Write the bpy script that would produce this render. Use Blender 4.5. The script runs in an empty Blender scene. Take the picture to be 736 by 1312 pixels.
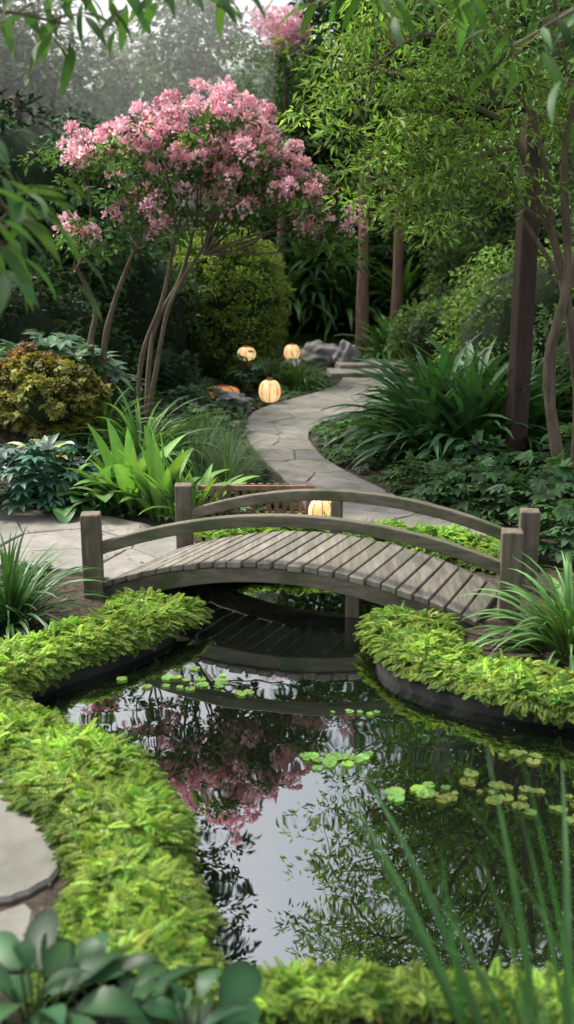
import bpy, bmesh, math
import numpy as np
from mathutils import Vector, noise
rng=np.random.default_rng(7)
scene=bpy.context.scene
R=math.radians
# ---------------------------------------------------------------- builder
class MB:
    def __init__(s): s.V=[];s.C=[];s.F=[];s.n=0
    def add(s,V,F,C,mat=0,smooth=False):
        V=np.asarray(V,float).reshape(-1,3);F=np.asarray(F,int)
        C=np.asarray(C,float)
        if C.ndim==1: C=np.tile(C,(len(V),1))
        s.V.append(V);s.C.append(C);s.F.append((F+s.n,mat,smooth));s.n+=len(V)
    def build(s,name,mats,parent=None):
        me=bpy.data.meshes.new(name)
        V=np.concatenate(s.V);C=np.concatenate(s.C)
        tot=np.concatenate([np.full(len(f),f.shape[1]) for f,_,_ in s.F])
        loops=np.concatenate([f.ravel() for f,_,_ in s.F])
        mi=np.concatenate([np.full(len(f),m) for f,m,_ in s.F])
        sm=np.concatenate([np.full(len(f),k) for f,_,k in s.F])
        st=np.concatenate([[0],np.cumsum(tot)[:-1]])
        me.vertices.add(len(V));me.vertices.foreach_set('co',V.astype(np.float32).ravel())
        me.loops.add(len(loops));me.loops.foreach_set('vertex_index',loops.astype(np.int32))
        me.polygons.add(len(tot));me.polygons.foreach_set('loop_start',st.astype(np.int32))
        try: me.polygons.foreach_set('loop_total',tot.astype(np.int32))
        except Exception: pass
        for m in mats: me.materials.append(m)
        me.polygons.foreach_set('material_index',mi.astype(np.int32))
        me.polygons.foreach_set('use_smooth',sm.astype(bool))
        me.update(calc_edges=True)
        a=me.attributes.new('Col','FLOAT_COLOR','POINT')
        cc=np.ones((len(V),4),np.float32);cc[:,:3]=np.clip(C,0,1.4);a.data.foreach_set('color',cc.ravel())
        me.validate()
        o=bpy.data.objects.new(name,me);scene.collection.objects.link(o)
        if parent: o.parent=parent
        return o
def nrm(v): return v/np.maximum(np.linalg.norm(v,axis=-1,keepdims=True),1e-9)
def frames(d,n):
    d=nrm(d);x=nrm(np.cross(d,n));z=np.cross(x,d)
    return np.stack([x,d,z],axis=2)
def rotz(a,tilt=None):
    c,s=np.cos(a),np.sin(a);o=np.zeros_like(a);i=np.ones_like(a)
    M=np.stack([np.stack([c,-s,o],1),np.stack([s,c,o],1),np.stack([o,o,i],1)],1)
    if tilt is not None:
        c,s=np.cos(tilt),np.sin(tilt)
        T=np.stack([np.stack([i,o,o],1),np.stack([o,c,-s],1),np.stack([o,s,c],1)],1)
        M=M@T
    return M
def inst(mb,T,pos,M,sc,col,mat=0,smooth=False):
    V,F,g=T;n=len(pos)
    if n==0:return
    sc=np.asarray(sc,float)
    if sc.ndim==0: sc=np.full(n,sc)
    if sc.ndim==1: sc=np.repeat(sc[:,None],3,1)
    W=np.einsum('nij,nkj->nki',M,V[None]*sc[:,None,:])+pos[:,None,:]
    FF=F[None]+(np.arange(n)*len(V))[:,None,None]
    col=np.asarray(col,float)
    if col.ndim==1: col=np.tile(col,(n,1))
    C=col[:,None,:]*g[None,:,None]
    mb.add(W.reshape(-1,3),FF.reshape(-1,F.shape[1]),C.reshape(-1,3),mat,smooth)
def leaf2(w=.45,h=.07,d=.08):
    V=np.array([[0,0,0],[-w/2,.42,h],[w/2,.42,h],[0,1,-d]]);F=np.array([[0,2,3],[0,3,1]])
    return V,F,np.array([.8,1,1,1.1])
def strip(n,wf,e0,e1,fold=.25,twist=0,gr=(.7,1.1),rib=1.15):
    t=np.linspace(0,1,n+1);e=np.radians(e0+(e1-e0)*t**1.3)
    y=np.concatenate([[0],np.cumsum(np.cos((e[1:]+e[:-1])/2))/n]);z=np.concatenate([[0],np.cumsum(np.sin((e[1:]+e[:-1])/2))/n])
    V=[];g=[]
    for i in range(n+1):
        w=wf(t[i])/2;ny,nz=-math.sin(e[i]),math.cos(e[i]);a=twist*t[i]
        for sx in(-1,0,1):
            up=fold*w*abs(sx)
            V.append([sx*w*math.cos(a),y[i]+ny*up,z[i]+nz*up+sx*w*math.sin(a)]);g.append((gr[0]+(gr[1]-gr[0])*t[i])*(rib if sx==0 else 1))
    F=[]
    for i in range(n):
        for k in(0,1):
            a=i*3+k;F.append([a,a+1,a+4,a+3])
    return np.array(V),np.array(F),np.array(g)
def blade_w(w): return lambda t: max(.0015,w*min(1,.45+3*t)*(1-t**2.6))
def ell_w(w,p=.8): return lambda t: max(.004,w*math.sin(math.pi*min(1,max(0,t))**.8)**p) if 0<t<1 else .004
def frond(np_=5,ll=.42):
    V=[];F=[];g=[]
    for i in range(np_+1):
        t=(i+.5)/(np_+1);y=t;z=.18*t-.3*t*t
        L=ll*(1-t*.6)*(.75+.25*min(1,t*5))
        for s in (-1,1):
            ang=R(62-22*t);d=np.array([s*math.sin(ang),math.cos(ang),-.12]);p=np.array([0,y-.02,z]);w=np.array([-d[1]*s,abs(d[0]),.0])
            b=len(V);m=p+d*L*.55
            V+=[p,m-w*L*.33+[0,0,.03],p+d*L-[0,0,.05],m+w*L*.33+[0,0,.03]];g+=[.6,1,1.12,1]
            F+=[[b,b+1,b+2],[b,b+2,b+3]]
    b=len(V);V+=[[-.07,.85,-.08],[0,1.08,-.16],[.07,.85,-.08]];g+=[1,1.2,1];F.append([b,b+1,b+2])
    return np.array(V,float),np.array(F),np.array(g)
def palm(k=7,spread=220,w=.3,n=3):
    Vs=[];Fs=[];gs=[];o=0
    T=strip(n,ell_w(w),12,-25,.2)
    for i in range(k):
        a=R(-spread/2+spread*i/(k-1));L=1-.35*abs(i/(k-1)-.5)*2
        c,s=math.cos(a),math.sin(a);M=np.array([[c,-s,0],[s,c,0],[0,0,1]])
        Vs.append((T[0]*L)@M.T);Fs.append(T[1]+o);gs.append(T[2]);o+=len(T[0])
    return np.concatenate(Vs),np.concatenate(Fs),np.concatenate(gs)
L2=leaf2();L2n=leaf2(.3,.04,.12);FR=frond();PALM=palm();PALM5=palm(5,150,.42)
def colvar(base,n,v=.25,h=.08):
    b=np.array(base)[None]*(1+v*rng.standard_normal((n,1))).clip(.4,1.8)
    return (b*(1+h*rng.standard_normal((n,3)))).clip(.002,.95)
# ---------------------------------------------------------------- materials
def newmat(name):
    m=bpy.data.materials.new(name);m.use_nodes=True;nt=m.node_tree
    return m,nt,nt.nodes['Principled BSDF'],nt.nodes['Material Output']
def foliage(name,rough=.5,trans=.3,spec=.25,gain=1.3,tcol=(1.45,1.5,.65)):
    m,nt,p,out=newmat(name);N=nt.nodes;L=nt.links
    a=N.new('ShaderNodeAttribute');a.attribute_name='Col'
    ns=N.new('ShaderNodeTexNoise');ns.inputs['Scale'].default_value=9
    tc=N.new('ShaderNodeTexCoord');L.new(tc.outputs['Object'],ns.inputs['Vector'])
    mp=N.new('ShaderNodeMapRange');mp.inputs['To Min'].default_value=.6*gain;mp.inputs['To Max'].default_value=1.4*gain;L.new(ns.outputs['Fac'],mp.inputs['Value'])
    vm=N.new('ShaderNodeVectorMath');vm.operation='SCALE';L.new(a.outputs['Color'],vm.inputs[0]);L.new(mp.outputs['Result'],vm.inputs['Scale'])
    L.new(vm.outputs[0],p.inputs['Base Color']);p.inputs['Roughness'].default_value=rough;p.inputs['Specular IOR Level'].default_value=spec
    if trans>0:
        t=N.new('ShaderNodeBsdfTranslucent');mx=N.new('ShaderNodeMixShader');mx.inputs[0].default_value=trans
        mc=N.new('ShaderNodeVectorMath');mc.operation='MULTIPLY';mc.inputs[1].default_value=tcol;L.new(vm.outputs[0],mc.inputs[0]);L.new(mc.outputs[0],t.inputs['Color'])
        L.new(p.outputs[0],mx.inputs[1]);L.new(t.outputs[0],mx.inputs[2]);L.new(mx.outputs[0],out.inputs['Surface'])
    return m
def solid(name,c1,c2,scale=(5,5,5),rough=.8,bump=.3,detail=6,usecol=False,moss=None,ns_scale=1.0,dist=.02):
    m,nt,p,out=newmat(name);N=nt.nodes;L=nt.links
    tc=N.new('ShaderNodeTexCoord');mp=N.new('ShaderNodeMapping');mp.inputs['Scale'].default_value=scale
    L.new(tc.outputs['Object'],mp.inputs['Vector'])
    n=N.new('ShaderNodeTexNoise');n.inputs['Scale'].default_value=ns_scale;n.inputs['Detail'].default_value=detail;n.inputs['Roughness'].default_value=.65
    L.new(mp.outputs[0],n.inputs['Vector'])
    r=N.new('ShaderNodeValToRGB');r.color_ramp.elements[0].position=.3;r.color_ramp.elements[1].position=.72
    r.color_ramp.elements[0].color=(*c1,1);r.color_ramp.elements[1].color=(*c2,1);L.new(n.outputs['Fac'],r.inputs['Fac'])
    last=r.outputs['Color']
    if usecol:
        a=N.new('ShaderNodeAttribute');a.attribute_name='Col';v=N.new('ShaderNodeVectorMath');v.operation='MULTIPLY'
        L.new(last,v.inputs[0]);L.new(a.outputs['Color'],v.inputs[1]);last=v.outputs[0]
    if moss:
        n2=N.new('ShaderNodeTexNoise');n2.inputs['Scale'].default_value=moss[1];n2.inputs['Detail'].default_value=7;L.new(tc.outputs['Object'],n2.inputs['Vector'])
        r2=N.new('ShaderNodeValToRGB');r2.color_ramp.elements[0].position=moss[2];r2.color_ramp.elements[1].position=moss[2]+.14;L.new(n2.outputs['Fac'],r2.inputs['Fac'])
        mx=N.new('ShaderNodeMix');mx.data_type='RGBA';L.new(r2.outputs['Color'],mx.inputs['Factor']);L.new(last,mx.inputs[6]);mx.inputs[7].default_value=(*moss[0],1);last=mx.outputs[2]
    L.new(last,p.inputs['Base Color']);p.inputs['Roughness'].default_value=rough
    b=N.new('ShaderNodeBump');b.inputs['Strength'].default_value=bump;b.inputs['Distance'].default_value=dist
    L.new(n.outputs['Fac'],b.inputs['Height']);L.new(b.outputs[0],p.inputs['Normal'])
    return m
M_leaf=foliage('leaf_matte',.5,.3,.2);M_gloss=foliage('leaf_glossy',.42,.2,.3);M_far=foliage('leaf_distant',.6,0,.15,1.8);M_petal=foliage('petal',.6,.45,.2,1.0,(1.1,1.0,1.0))
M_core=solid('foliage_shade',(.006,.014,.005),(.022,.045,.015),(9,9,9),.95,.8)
M_stem=solid('green_stem',(.04,.08,.025),(.06,.11,.03),(9,9,9),.6,.1)
M_bark=solid('bark',(.07,.055,.038),(.24,.19,.135),(14,14,4),.9,.8,dist=.01)
M_barkred=solid('bark_reddish',(.16,.09,.06),(.36,.22,.155),(16,16,2),.9,.8,dist=.02)
M_post=solid('rusty_timber',(.028,.016,.012),(.075,.042,.032),(20,20,3),.7,.5,dist=.01)
M_soil=solid('mulch_soil',(.018,.012,.008),(.10,.07,.048),(22,22,22),.95,1,8,dist=.03,moss=((.02,.035,.01),1.2,.55))
M_stone=solid('flagstone',(.145,.14,.125),(.29,.28,.25),(6,6,6),.75,.7,9,True,moss=((.10,.105,.07),2.2,.55),dist=.012)
M_rock=solid('boulder_rock',(.15,.15,.145),(.40,.40,.39),(4,4,4),.85,.8,8,dist=.05)
M_joint=solid('path_sand',(.06,.055,.04),(.11,.10,.075),(15,15,15),.95,.6)
M_plank=solid('weathered_plank',(.11,.10,.08),(.29,.265,.225),(26,2.5,26),.72,.7,8,True,moss=((.085,.088,.052),2.5,.58),dist=.01)
M_rail=solid('weathered_rail',(.07,.062,.042),(.20,.175,.125),(2.5,22,26),.72,.7,8,False,moss=((.06,.078,.028),3,.52),dist=.01)
M_wpost=solid('weathered_post',(.075,.063,.045),(.22,.18,.135),(26,26,2.5),.75,.8,8,False,moss=((.06,.07,.028),4,.58),dist=.01)
M_liner=solid('pond_liner',(.006,.006,.005),(.014,.014,.011),(8,8,8),.9,.3)
M_lawn=solid('lawn_turf',(.08,.16,.03),(.13,.26,.05),(30,30,30),.9,.8)
def water():
    m,nt,p,out=newmat('pond_water_surface');N=nt.nodes;L=nt.links
    p.inputs['Base Color'].default_value=(.003,.005,.003,1);p.inputs['Roughness'].default_value=.3;p.inputs['Specular IOR Level'].default_value=0
    g=N.new('ShaderNodeBsdfGlossy');g.inputs['Roughness'].default_value=.012;g.inputs['Color'].default_value=(.95,.98,1,1)
    f=N.new('ShaderNodeFresnel');f.inputs['IOR'].default_value=1.45
    ma=N.new('ShaderNodeMath');ma.operation='MULTIPLY_ADD';ma.inputs[1].default_value=1.0;ma.inputs[2].default_value=.27;ma.use_clamp=True;L.new(f.outputs[0],ma.inputs[0])
    tc=N.new('ShaderNodeTexCoord');n=N.new('ShaderNodeTexNoise');n.inputs['Scale'].default_value=2.2;n.inputs['Detail'].default_value=2
    L.new(tc.outputs['Object'],n.inputs['Vector']);b=N.new('ShaderNodeBump');b.inputs['Strength'].default_value=.05;b.inputs['Distance'].default_value=.04;L.new(n.outputs['Fac'],b.inputs['Height'])
    L.new(b.outputs[0],g.inputs['Normal'])
    mx=N.new('ShaderNodeMixShader');L.new(ma.outputs[0],mx.inputs[0]);L.new(p.outputs[0],mx.inputs[1]);L.new(g.outputs[0],mx.inputs[2]);L.new(mx.outputs[0],out.inputs['Surface'])
    return m
M_water=water()
def glow(name,col,st):
    m,nt,p,out=newmat(name);N=nt.nodes;L=nt.links
    tc=N.new('ShaderNodeTexCoord');n=N.new('ShaderNodeTexNoise');n.inputs['Scale'].default_value=9;L.new(tc.outputs['Object'],n.inputs['Vector'])
    r=N.new('ShaderNodeValToRGB');r.color_ramp.elements[0].color=(col[0],col[1]*.6,col[2]*.4,1);r.color_ramp.elements[1].color=(*col,1);r.color_ramp.elements[0].position=.3;r.color_ramp.elements[1].position=.6
    L.new(n.outputs['Fac'],r.inputs['Fac']);L.new(r.outputs['Color'],p.inputs['Emission Color']);L.new(r.outputs['Color'],p.inputs['Base Color']);p.inputs['Emission Strength'].default_value=st
    return m
M_glow=glow('lantern_paper_lit',(1,.72,.36),.85);M_glow2=glow('lantern_amber_lit',(.75,.34,.10),.4)
# ---------------------------------------------------------------- curves/polygons
def smooth(P,n=8,closed=False):
    P=np.array(P,float);out=[];m=len(P)
    for i in range(m if closed else m-1):
        g=lambda k:P[k%m] if closed else P[min(max(k,0),m-1)]
        a,b,c,d=g(i-1),g(i),g(i+1),g(i+2)
        for k in range(n):
            t=k/n;out.append(.5*((2*b)+(-a+c)*t+(2*a-5*b+4*c-d)*t*t+(-a+3*b-3*c+d)*t**3))
    if not closed: out.append(P[-1])
    return np.array(out)
def inside(X,Y,P):
    r=np.zeros(X.shape,bool);n=len(P);j=n-1
    for i in range(n):
        xi,yi=P[i];xj,yj=P[j]
        if yi!=yj:
            c=((yi>Y)!=(yj>Y))&(X<(xj-xi)*(Y-yi)/(yj-yi)+xi);r^=c
        j=i
    return r
def pdist(X,Y,P,closed=True):
    d=np.full(X.shape,1e9);n=len(P)
    for i in range(n if closed else n-1):
        a=P[i];b=P[(i+1)%n];ab=b-a;l=ab@ab+1e-12
        t=(((X-a[0])*ab[0]+(Y-a[1])*ab[1])/l).clip(0,1)
        d=np.minimum(d,np.hypot(X-a[0]-t*ab[0],Y-a[1]-t*ab[1]))
    return d
WZ=.035
POND=smooth([(-.72,5.6),(-.64,5.15),(-.88,4.78),(-1.13,4.5),(-1.24,4.32),(-1.1,4.14),(-.82,3.9),(-.52,3.6),(-.36,3.2),(-.31,2.8),(-.2,2.48),(.07,2.40),(.43,2.39),(.8,2.35),(1.5,2.3),(2.3,2.6),(2.8,3.2),(2.5,3.75),(1.8,3.97),(1.3,4.09),(.95,4.22),(.68,4.4),(.5,4.65),(.5,5.0),(.62,5.5),(.78,6.05),(.55,6.45),(0,6.55),(-.45,6.35),(-.7,6.0)],6,True)
def S(t): t=np.clip(t,0,1);return t*t*(3-2*t)
def gh(x,y):
    x=np.asarray(x,float);y=np.asarray(y,float)
    return .1+.38*S((-x-1.0)/1.6)*S((y-7.8)/2)+.3*S((x-2.4)/2)*S((y-7)/3)+.25*S((y-19.5)/4)+.03*np.sin(x*1.7)*np.sin(y*1.3)*S((np.abs(x-.5)-1.5)/2)
# ground
xs=np.concatenate([[-300,-150,-80,-40,-22,-14,-9,-6],np.arange(-4,4.01,.07),[6,9,14,22,40,80,150,300]])
ys=np.concatenate([[-100,-40,-15,-6,-2,0],np.arange(1,8.5,.07),np.arange(9,26,.5),[28,32,40,60,100,180,300,450]])
X,Y=np.meshgrid(xs,ys);Z=gh(X,Y)
D=pdist(X,Y,POND);ins=inside(X,Y,POND);Z=np.where(ins,np.where(D>.02,-.5,-.1),Z)
mb=MB();nx=len(xs);idx=np.arange(len(xs)*len(ys)).reshape(len(ys),nx)
F=np.stack([idx[:-1,:-1],idx[:-1,1:],idx[1:,1:],idx[1:,:-1]],-1).reshape(-1,4)
mb.add(np.stack([X,Y,Z],-1).reshape(-1,3),F,(1,1,1),0,True);mb.build('ground',[M_soil])
mb=MB();mb.add([[-1.9,2.1,WZ],[3.1,2.1,WZ],[3.1,6.9,WZ],[-1.9,6.9,WZ]],[[0,1,2,3]],(1,1,1));mb.build('pond_water',[M_water])
mb=MB();n=len(POND);tang=np.roll(POND,-1,0)-np.roll(POND,1,0);nn=np.stack([tang[:,1],-tang[:,0]],1);nn/=np.linalg.norm(nn,axis=1)[:,None]
if inside(np.array([POND[0,0]+nn[0,0]*.05]),np.array([POND[0,1]+nn[0,1]*.05]),POND)[0]: nn=-nn
prof=[(-.03,-.4),(-.03,.075),(-.015,.09),(.05,.108),(.11,.08)]
Vv=np.concatenate([np.concatenate([POND+nn*o,np.full((n,1),z)],1) for o,z in prof])
F=[]
for k in range(len(prof)-1):
    for i in range(n):
        j=(i+1)%n;F.append([k*n+i,k*n+j,(k+1)*n+j,(k+1)*n+i])
mb.add(Vv,F,(1,1,1),0,True);mb.build('pond_edging',[M_liner])
# ---------------------------------------------------------------- flagstones
def clip(poly,a,b):
    m=(a+b)/2;d=b-a;out=[]
    for i in range(len(poly)):
        p=poly[i];q=poly[(i+1)%len(poly)];fp=(p-m)@d;fq=(q-m)@d
        if fp<=0: out.append(p)
        if fp*fq<0: out.append(p+(q-p)*(fp/(fp-fq)))
    return out
def stone(mb,P,z0,z1,shr=.02,col=(1,1,1)):
    P=np.array(P);c=P.mean(0)
    P=smooth(P,4,True);P=P+rng.normal(0,.003,P.shape)
    def ring(s,z):
        d=P-c;l=np.linalg.norm(d,axis=1)[:,None];Q=c+d*(1-s/np.maximum(l,s*2));zz=z if np.ndim(z) else np.full(len(P),z)
        return np.column_stack([Q,zz])
    k=len(P);tz=rng.uniform(-.006,.006,2)
    zt=z1+(P-c)@tz
    V=np.concatenate([ring(shr,z0),ring(shr,zt-.012),ring(shr+.012,zt),[[c[0],c[1],z1+.002]]])
    F=[]
    for r_ in(0,1):
        for i in range(k):
            j=(i+1)%k;F.append([r_*k+i,r_*k+j,(r_+1)*k+j,(r_+1)*k+i])
    mb.add(V,F,col);b=mb.n-len(V)
    mb.F.append((np.array([[2*k+i,2*k+(i+1)%k,3*k] for i in range(k)])+b,0,False))
def pathstrip(name,Lp,Rp,nseed,zoff=.03,cand=3):
    Lc=smooth(Lp,10);Rc=smooth(Rp,10)
    C=(Lc+Rc)/2;s=np.concatenate([[0],np.cumsum(np.linalg.norm(np.diff(C,axis=0),axis=1))]);Ltot=s[-1];W=np.linalg.norm(Lc-Rc,axis=1).mean()
    def mp(p):
        u=np.clip(p[0],0,Ltot);l=np.array([np.interp(u,s,Lc[:,k]) for k in(0,1)]);r=np.array([np.interp(u,s,Rc[:,k]) for k in(0,1)])
        return l+(r-l)*(p[1]/W)
    pts=[]
    while len(pts)<nseed:
        best=None;bd=-1
        for _ in range(cand):
            q=np.array([rng.uniform(0,Ltot),rng.uniform(0,W)]);d=min([np.hypot(*(q-p)) for p in pts],default=9)
            if d>bd:bd=d;best=q
        pts.append(best)
    mb=MB();
    for i,a in enumerate(pts):
        poly=[np.array(v,float) for v in((0,0),(Ltot,0),(Ltot,W),(0,W))]
        for j,b in enumerate(pts):
            if i!=j and len(poly)>2: poly=clip(poly,a,b)
        if len(poly)<3: continue
        Q=[]
        for k in range(len(poly)):
            p=poly[k];q=poly[(k+1)%len(poly)];nn_=max(2,int(np.hypot(*(q-p))/.12))
            for t in range(nn_): Q.append(mp(p+(q-p)*(t+.0)/nn_))
        P=np.array(Q)+rng.normal(0,.005,(len(Q),2))
        c=P.mean(0);h=float(gh(*c));v=rng.uniform(.78,1.16);tint=np.array([v*rng.uniform(.98,1.05),v,v*rng.uniform(.92,1.03)])
        k=len(P)
        def ring(sh,z):
            d=P-c;l=np.linalg.norm(d,axis=1)[:,None];return np.column_stack([c+d*(1-np.minimum(.3,sh/l)),np.full(k,z)])
        z1=h+zoff+rng.uniform(-.003,.003)
        V=np.concatenate([ring(.008,h-.05),ring(.008,z1-.006),ring(.015,z1),[[c[0],c[1],z1]]])
        F4=[[r_*k+a_,r_*k+(a_+1)%k,(r_+1)*k+(a_+1)%k,(r_+1)*k+a_] for r_ in(0,1) for a_ in range(k)]
        mb.add(V,F4,tint);mb.F.append((np.array([[2*k+a_,2*k+(a_+1)%k,3*k] for a_ in range(k)])+mb.n-len(V),0,False))
    mm=len(Lc);zc=gh(C[:,0],C[:,1])+zoff-.009
    V=np.concatenate([np.column_stack([Lc,zc]),np.column_stack([Rc,zc])])
    mb.add(V,[[i,i+1,mm+i+1,mm+i] for i in range(mm-1)],(1,1,1),1)
    mb.build(name,[M_stone,M_joint])
    return np.concatenate([Lc,Rc[::-1]])
PATH=pathstrip('stone_path',
 [(.55,6.95),(.19,7.6),(.05,8.55),(-.17,9.57),(-.36,10.6),(-.49,11.9),(-.45,13.1),(-.15,14.1),(.38,15.2),(.8,16.4),(.95,17.4)],
 [(1.7,6.95),(1.15,7.7),(.82,8.55),(.53,9.4),(.34,10.2),(.24,11.3),(.4,12.2),(.95,13.2),(1.48,14.3),(1.85,15.6),(2.2,17.4)],46)
PATIO=pathstrip('stone_patio',
 [(-.95,5.85),(-1.4,6.15),(-2.2,6.3),(-3.6,6.3)],
 [(-.62,6.75),(-1.1,7.35),(-1.9,7.75),(-3.6,7.9)],13)
mb=MB()
for P in ([(-1.03,3.36),(-.95,3.46),(-.82,3.3),(-.725,3.1),(-.72,2.9),(-.79,2.76),(-.95,2.7),(-1.5,2.68),(-1.6,3.3)],
          [(-1.18,3.72),(-1.0,3.55),(-1.05,3.42),(-1.65,3.36),(-1.7,3.8)],
          [(-.9,2.64),(-.78,2.7),(-.74,2.6),(-.76,2.4),(-1.4,2.35),(-1.5,2.63)],
          [(-.8,2.33),(-.75,1.9),(-1.4,1.8),(-1.5,2.3)],
          [(-.1,2.15),(.12,2.21),(.36,2.15),(.45,2.0),(.3,1.75),(-.15,1.75)]):
    v=rng.uniform(.72,.88);stone(mb,P,.02,.125,.006,(v,v,v*.99))
mb.build('stepping_stones',[M_stone])
mb=MB()
def boxq(c,sx,sy,sz,rz=0):
    v=np.array([[x,y,z] for x in(-1,1) for y in(-1,1) for z in(-1,1)],float)*[sx/2,sy/2,sz/2];co,si=math.cos(rz),math.sin(rz)
    v=v@np.array([[co,si,0],[-si,co,0],[0,0,1]])+np.array(c);return v,[[0,1,3,2],[4,6,7,5],[0,4,5,1],[2,3,7,6],[0,2,6,4],[1,5,7,3]]
for (x,y,z,w,d,h,r) in ((1.6,17.85,.13,1.75,.9,.14,.05),(1.65,18.75,.2,1.5,1.1,.14,.08)):
    mb.add(*boxq((x,y,z),w,d,h,r),(1.15,1.12,1.05))
o=mb.build('stone_steps',[M_stone]);bv=o.modifiers.new('b','BEVEL');bv.width=.02;bv.segments=2
mb=MB();P=smooth([(-.8,21),(.6,20.6),(2.2,20.8),(3.2,22.5),(1.5,24.5),(-.8,24)],5,True);c=P.mean(0)
zz=gh(P[:,0],P[:,1])+.03;mb.add(np.concatenate([np.column_stack([P,zz]),[[c[0],c[1],float(gh(*c))+.05]]]),[[i,(i+1)%len(P),len(P)] for i in range(len(P))],(1,1,1))
m_=2500;gx=rng.uniform(-.8,3,m_);gy=rng.uniform(20.7,24,m_);k=inside(gx,gy,P);gx=gx[k];gy=gy[k]
inst(mb,strip(2,blade_w(.12),80,50),np.column_stack([gx,gy,gh(gx,gy)+.02]),rotz(rng.uniform(0,6.28,len(gx))),rng.uniform(.08,.14,len(gx)),colvar((.14,.28,.05),len(gx)),1)
mb.build('lawn',[M_lawn,M_leaf])
# ---------------------------------------------------------------- bridge
def empty(name,loc=(0,0,0)):
    e=bpy.data.objects.new(name,None);e.location=loc;scene.collection.objects.link(e);return e
BR=empty('wooden_footbridge')
NL,NR=np.array([-1.1,5.74]),np.array([1.03,5.17]);FL,FR_=np.array([-.76,6.42]),np.array([1.28,5.76])
def arch(t,z0,z1,r): return z0+(z1-z0)*t+r*(1-((t-.5)*2)**2)
mb=MB();npl=25
for i in range(npl):
    t0=i/npl+.003;t1=(i+1)/npl-.003
    ex=rng.uniform(-.012,.012)
    pts=[]
    for t in(t0,t1):
        z=arch(t,.17,.135,.225)
        a=NL+(NR-NL)*t;b=FL+(FR_-FL)*t;d=(b-a)/np.linalg.norm(b-a)
        a=a-d*(.02+ex);b=b+d*(.02+ex)
        for p in(a,b):
            for dz in(0,-.035): pts.append([p[0],p[1],z+dz+rng.uniform(-.002,.002)])
    v=rng.uniform(.68,1.2)
    mb.add(pts,[[0,1,3,2],[4,6,7,5],[0,4,5,1],[2,3,7,6],[0,2,6,4],[1,5,7,3]],(v*rng.uniform(.97,1.05),v,v*rng.uniform(.93,1.02)))
o=mb.build('deck_planks',[M_plank],BR);b=o.modifiers.new('b','BEVEL');b.width=.005;b.segments=2
def sweep(mb,P,w,h,col=(1,1,1),taper=None):
    P=np.array(P,float);n=len(P);V=[]
    for i in range(n):
        d=P[min(i+1,n-1)]-P[max(i-1,0)];d/=np.linalg.norm(d);s=np.cross(d,[0,0,1]);s/=np.linalg.norm(s);u=np.cross(s,d)
        hh=h*(taper(i/(n-1)) if taper else 1)
        for a,b_ in((-1,-1),(1,-1),(1,1),(-1,1)): V.append(P[i]+s*a*w/2+u*b_*hh/2)
    F=[[0,3,2,1],[4*n-4,4*n-3,4*n-2,4*n-1]]
    for i in range(n-1):
        for k in range(4):
            j=(k+1)%4;F.append([4*i+k,4*i+j,4*i+4+j,4*i+4+k])
    mb.add(V,F,col)
def archpts(a,b,z0,z1,r,n=28,e=0):
    return [[*(a+(b-a)*t),arch(t,z0,z1,r)] for t in np.linspace(-e,1+e,n)]
mb=MB()
dn=(NL-FL)/np.linalg.norm(NL-FL)
sweep(mb,archpts(NL+dn*-.03,NR+dn*-.03,.075,.045,.235),.06,.115,taper=lambda t:1-.25*math.sin(math.pi*t))
sweep(mb,archpts(FL-dn*.05,FR_-dn*.05,.075,.045,.235),.06,.115)
o=mb.build('beams',[M_rail],BR);b=o.modifiers.new('b','BEVEL');b.width=.006;b.segments=2
pNL,pNR,pFL,pFR=np.array([-1.14,5.72]),np.array([1.225,5.33]),np.array([-.68,6.52]),np.array([1.43,5.8])
mb=MB()
sweep(mb,archpts(pNL,pNR,.37,.365,.235),.06,.07);sweep(mb,archpts(pFL,pFR,.38,.385,.22),.06,.07)
o=mb.build('handrails',[M_rail],BR);b=o.modifiers.new('b','BEVEL');b.width=.01;b.segments=3
mb=MB()
for p,r in((pNL,.1),(pNR,-.15),(pFL,.1),(pFR,-.15)):
    V,F=boxq((p[0],p[1],.255),.115,.115,.69,r);mb.add(V,F,(1,1,1))
for t,w in((.47,.07),):
    p=pFL+(pFR-pFL)*t;V,F=boxq((p[0],p[1]+.0,.42),w,w,.3,-.2);mb.add(V,F,(1,1,1))
o=mb.build('posts',[M_wpost],BR);b=o.modifiers.new('b','BEVEL');b.width=.012;b.segments=3
mb=MB()
for p in((.38,5.55),(.42,5.95)):
    V,F=boxq((p[0],p[1],-.05),.085,.085,.75,-.2);mb.add(V,F,(1,1,1))
o=mb.build('piles',[M_wpost],BR);b=o.modifiers.new('b','BEVEL');b.width=.012;b.segments=2
mb=MB();
for i in range(14):
    x=-.62+i*.06;mb.add(*boxq((x,7.42+.1*math.sin(i*.2),.24),.035,.02,.3),(1,1,1))
mb.add(*boxq((-.23,7.46,.37),.88,.04,.035),(1,1,1));mb.add(*boxq((-.23,7.53,.15),.88,.03,.03),(1,1,1))
mb.build('slatted_fence',[M_barkred])
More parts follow.
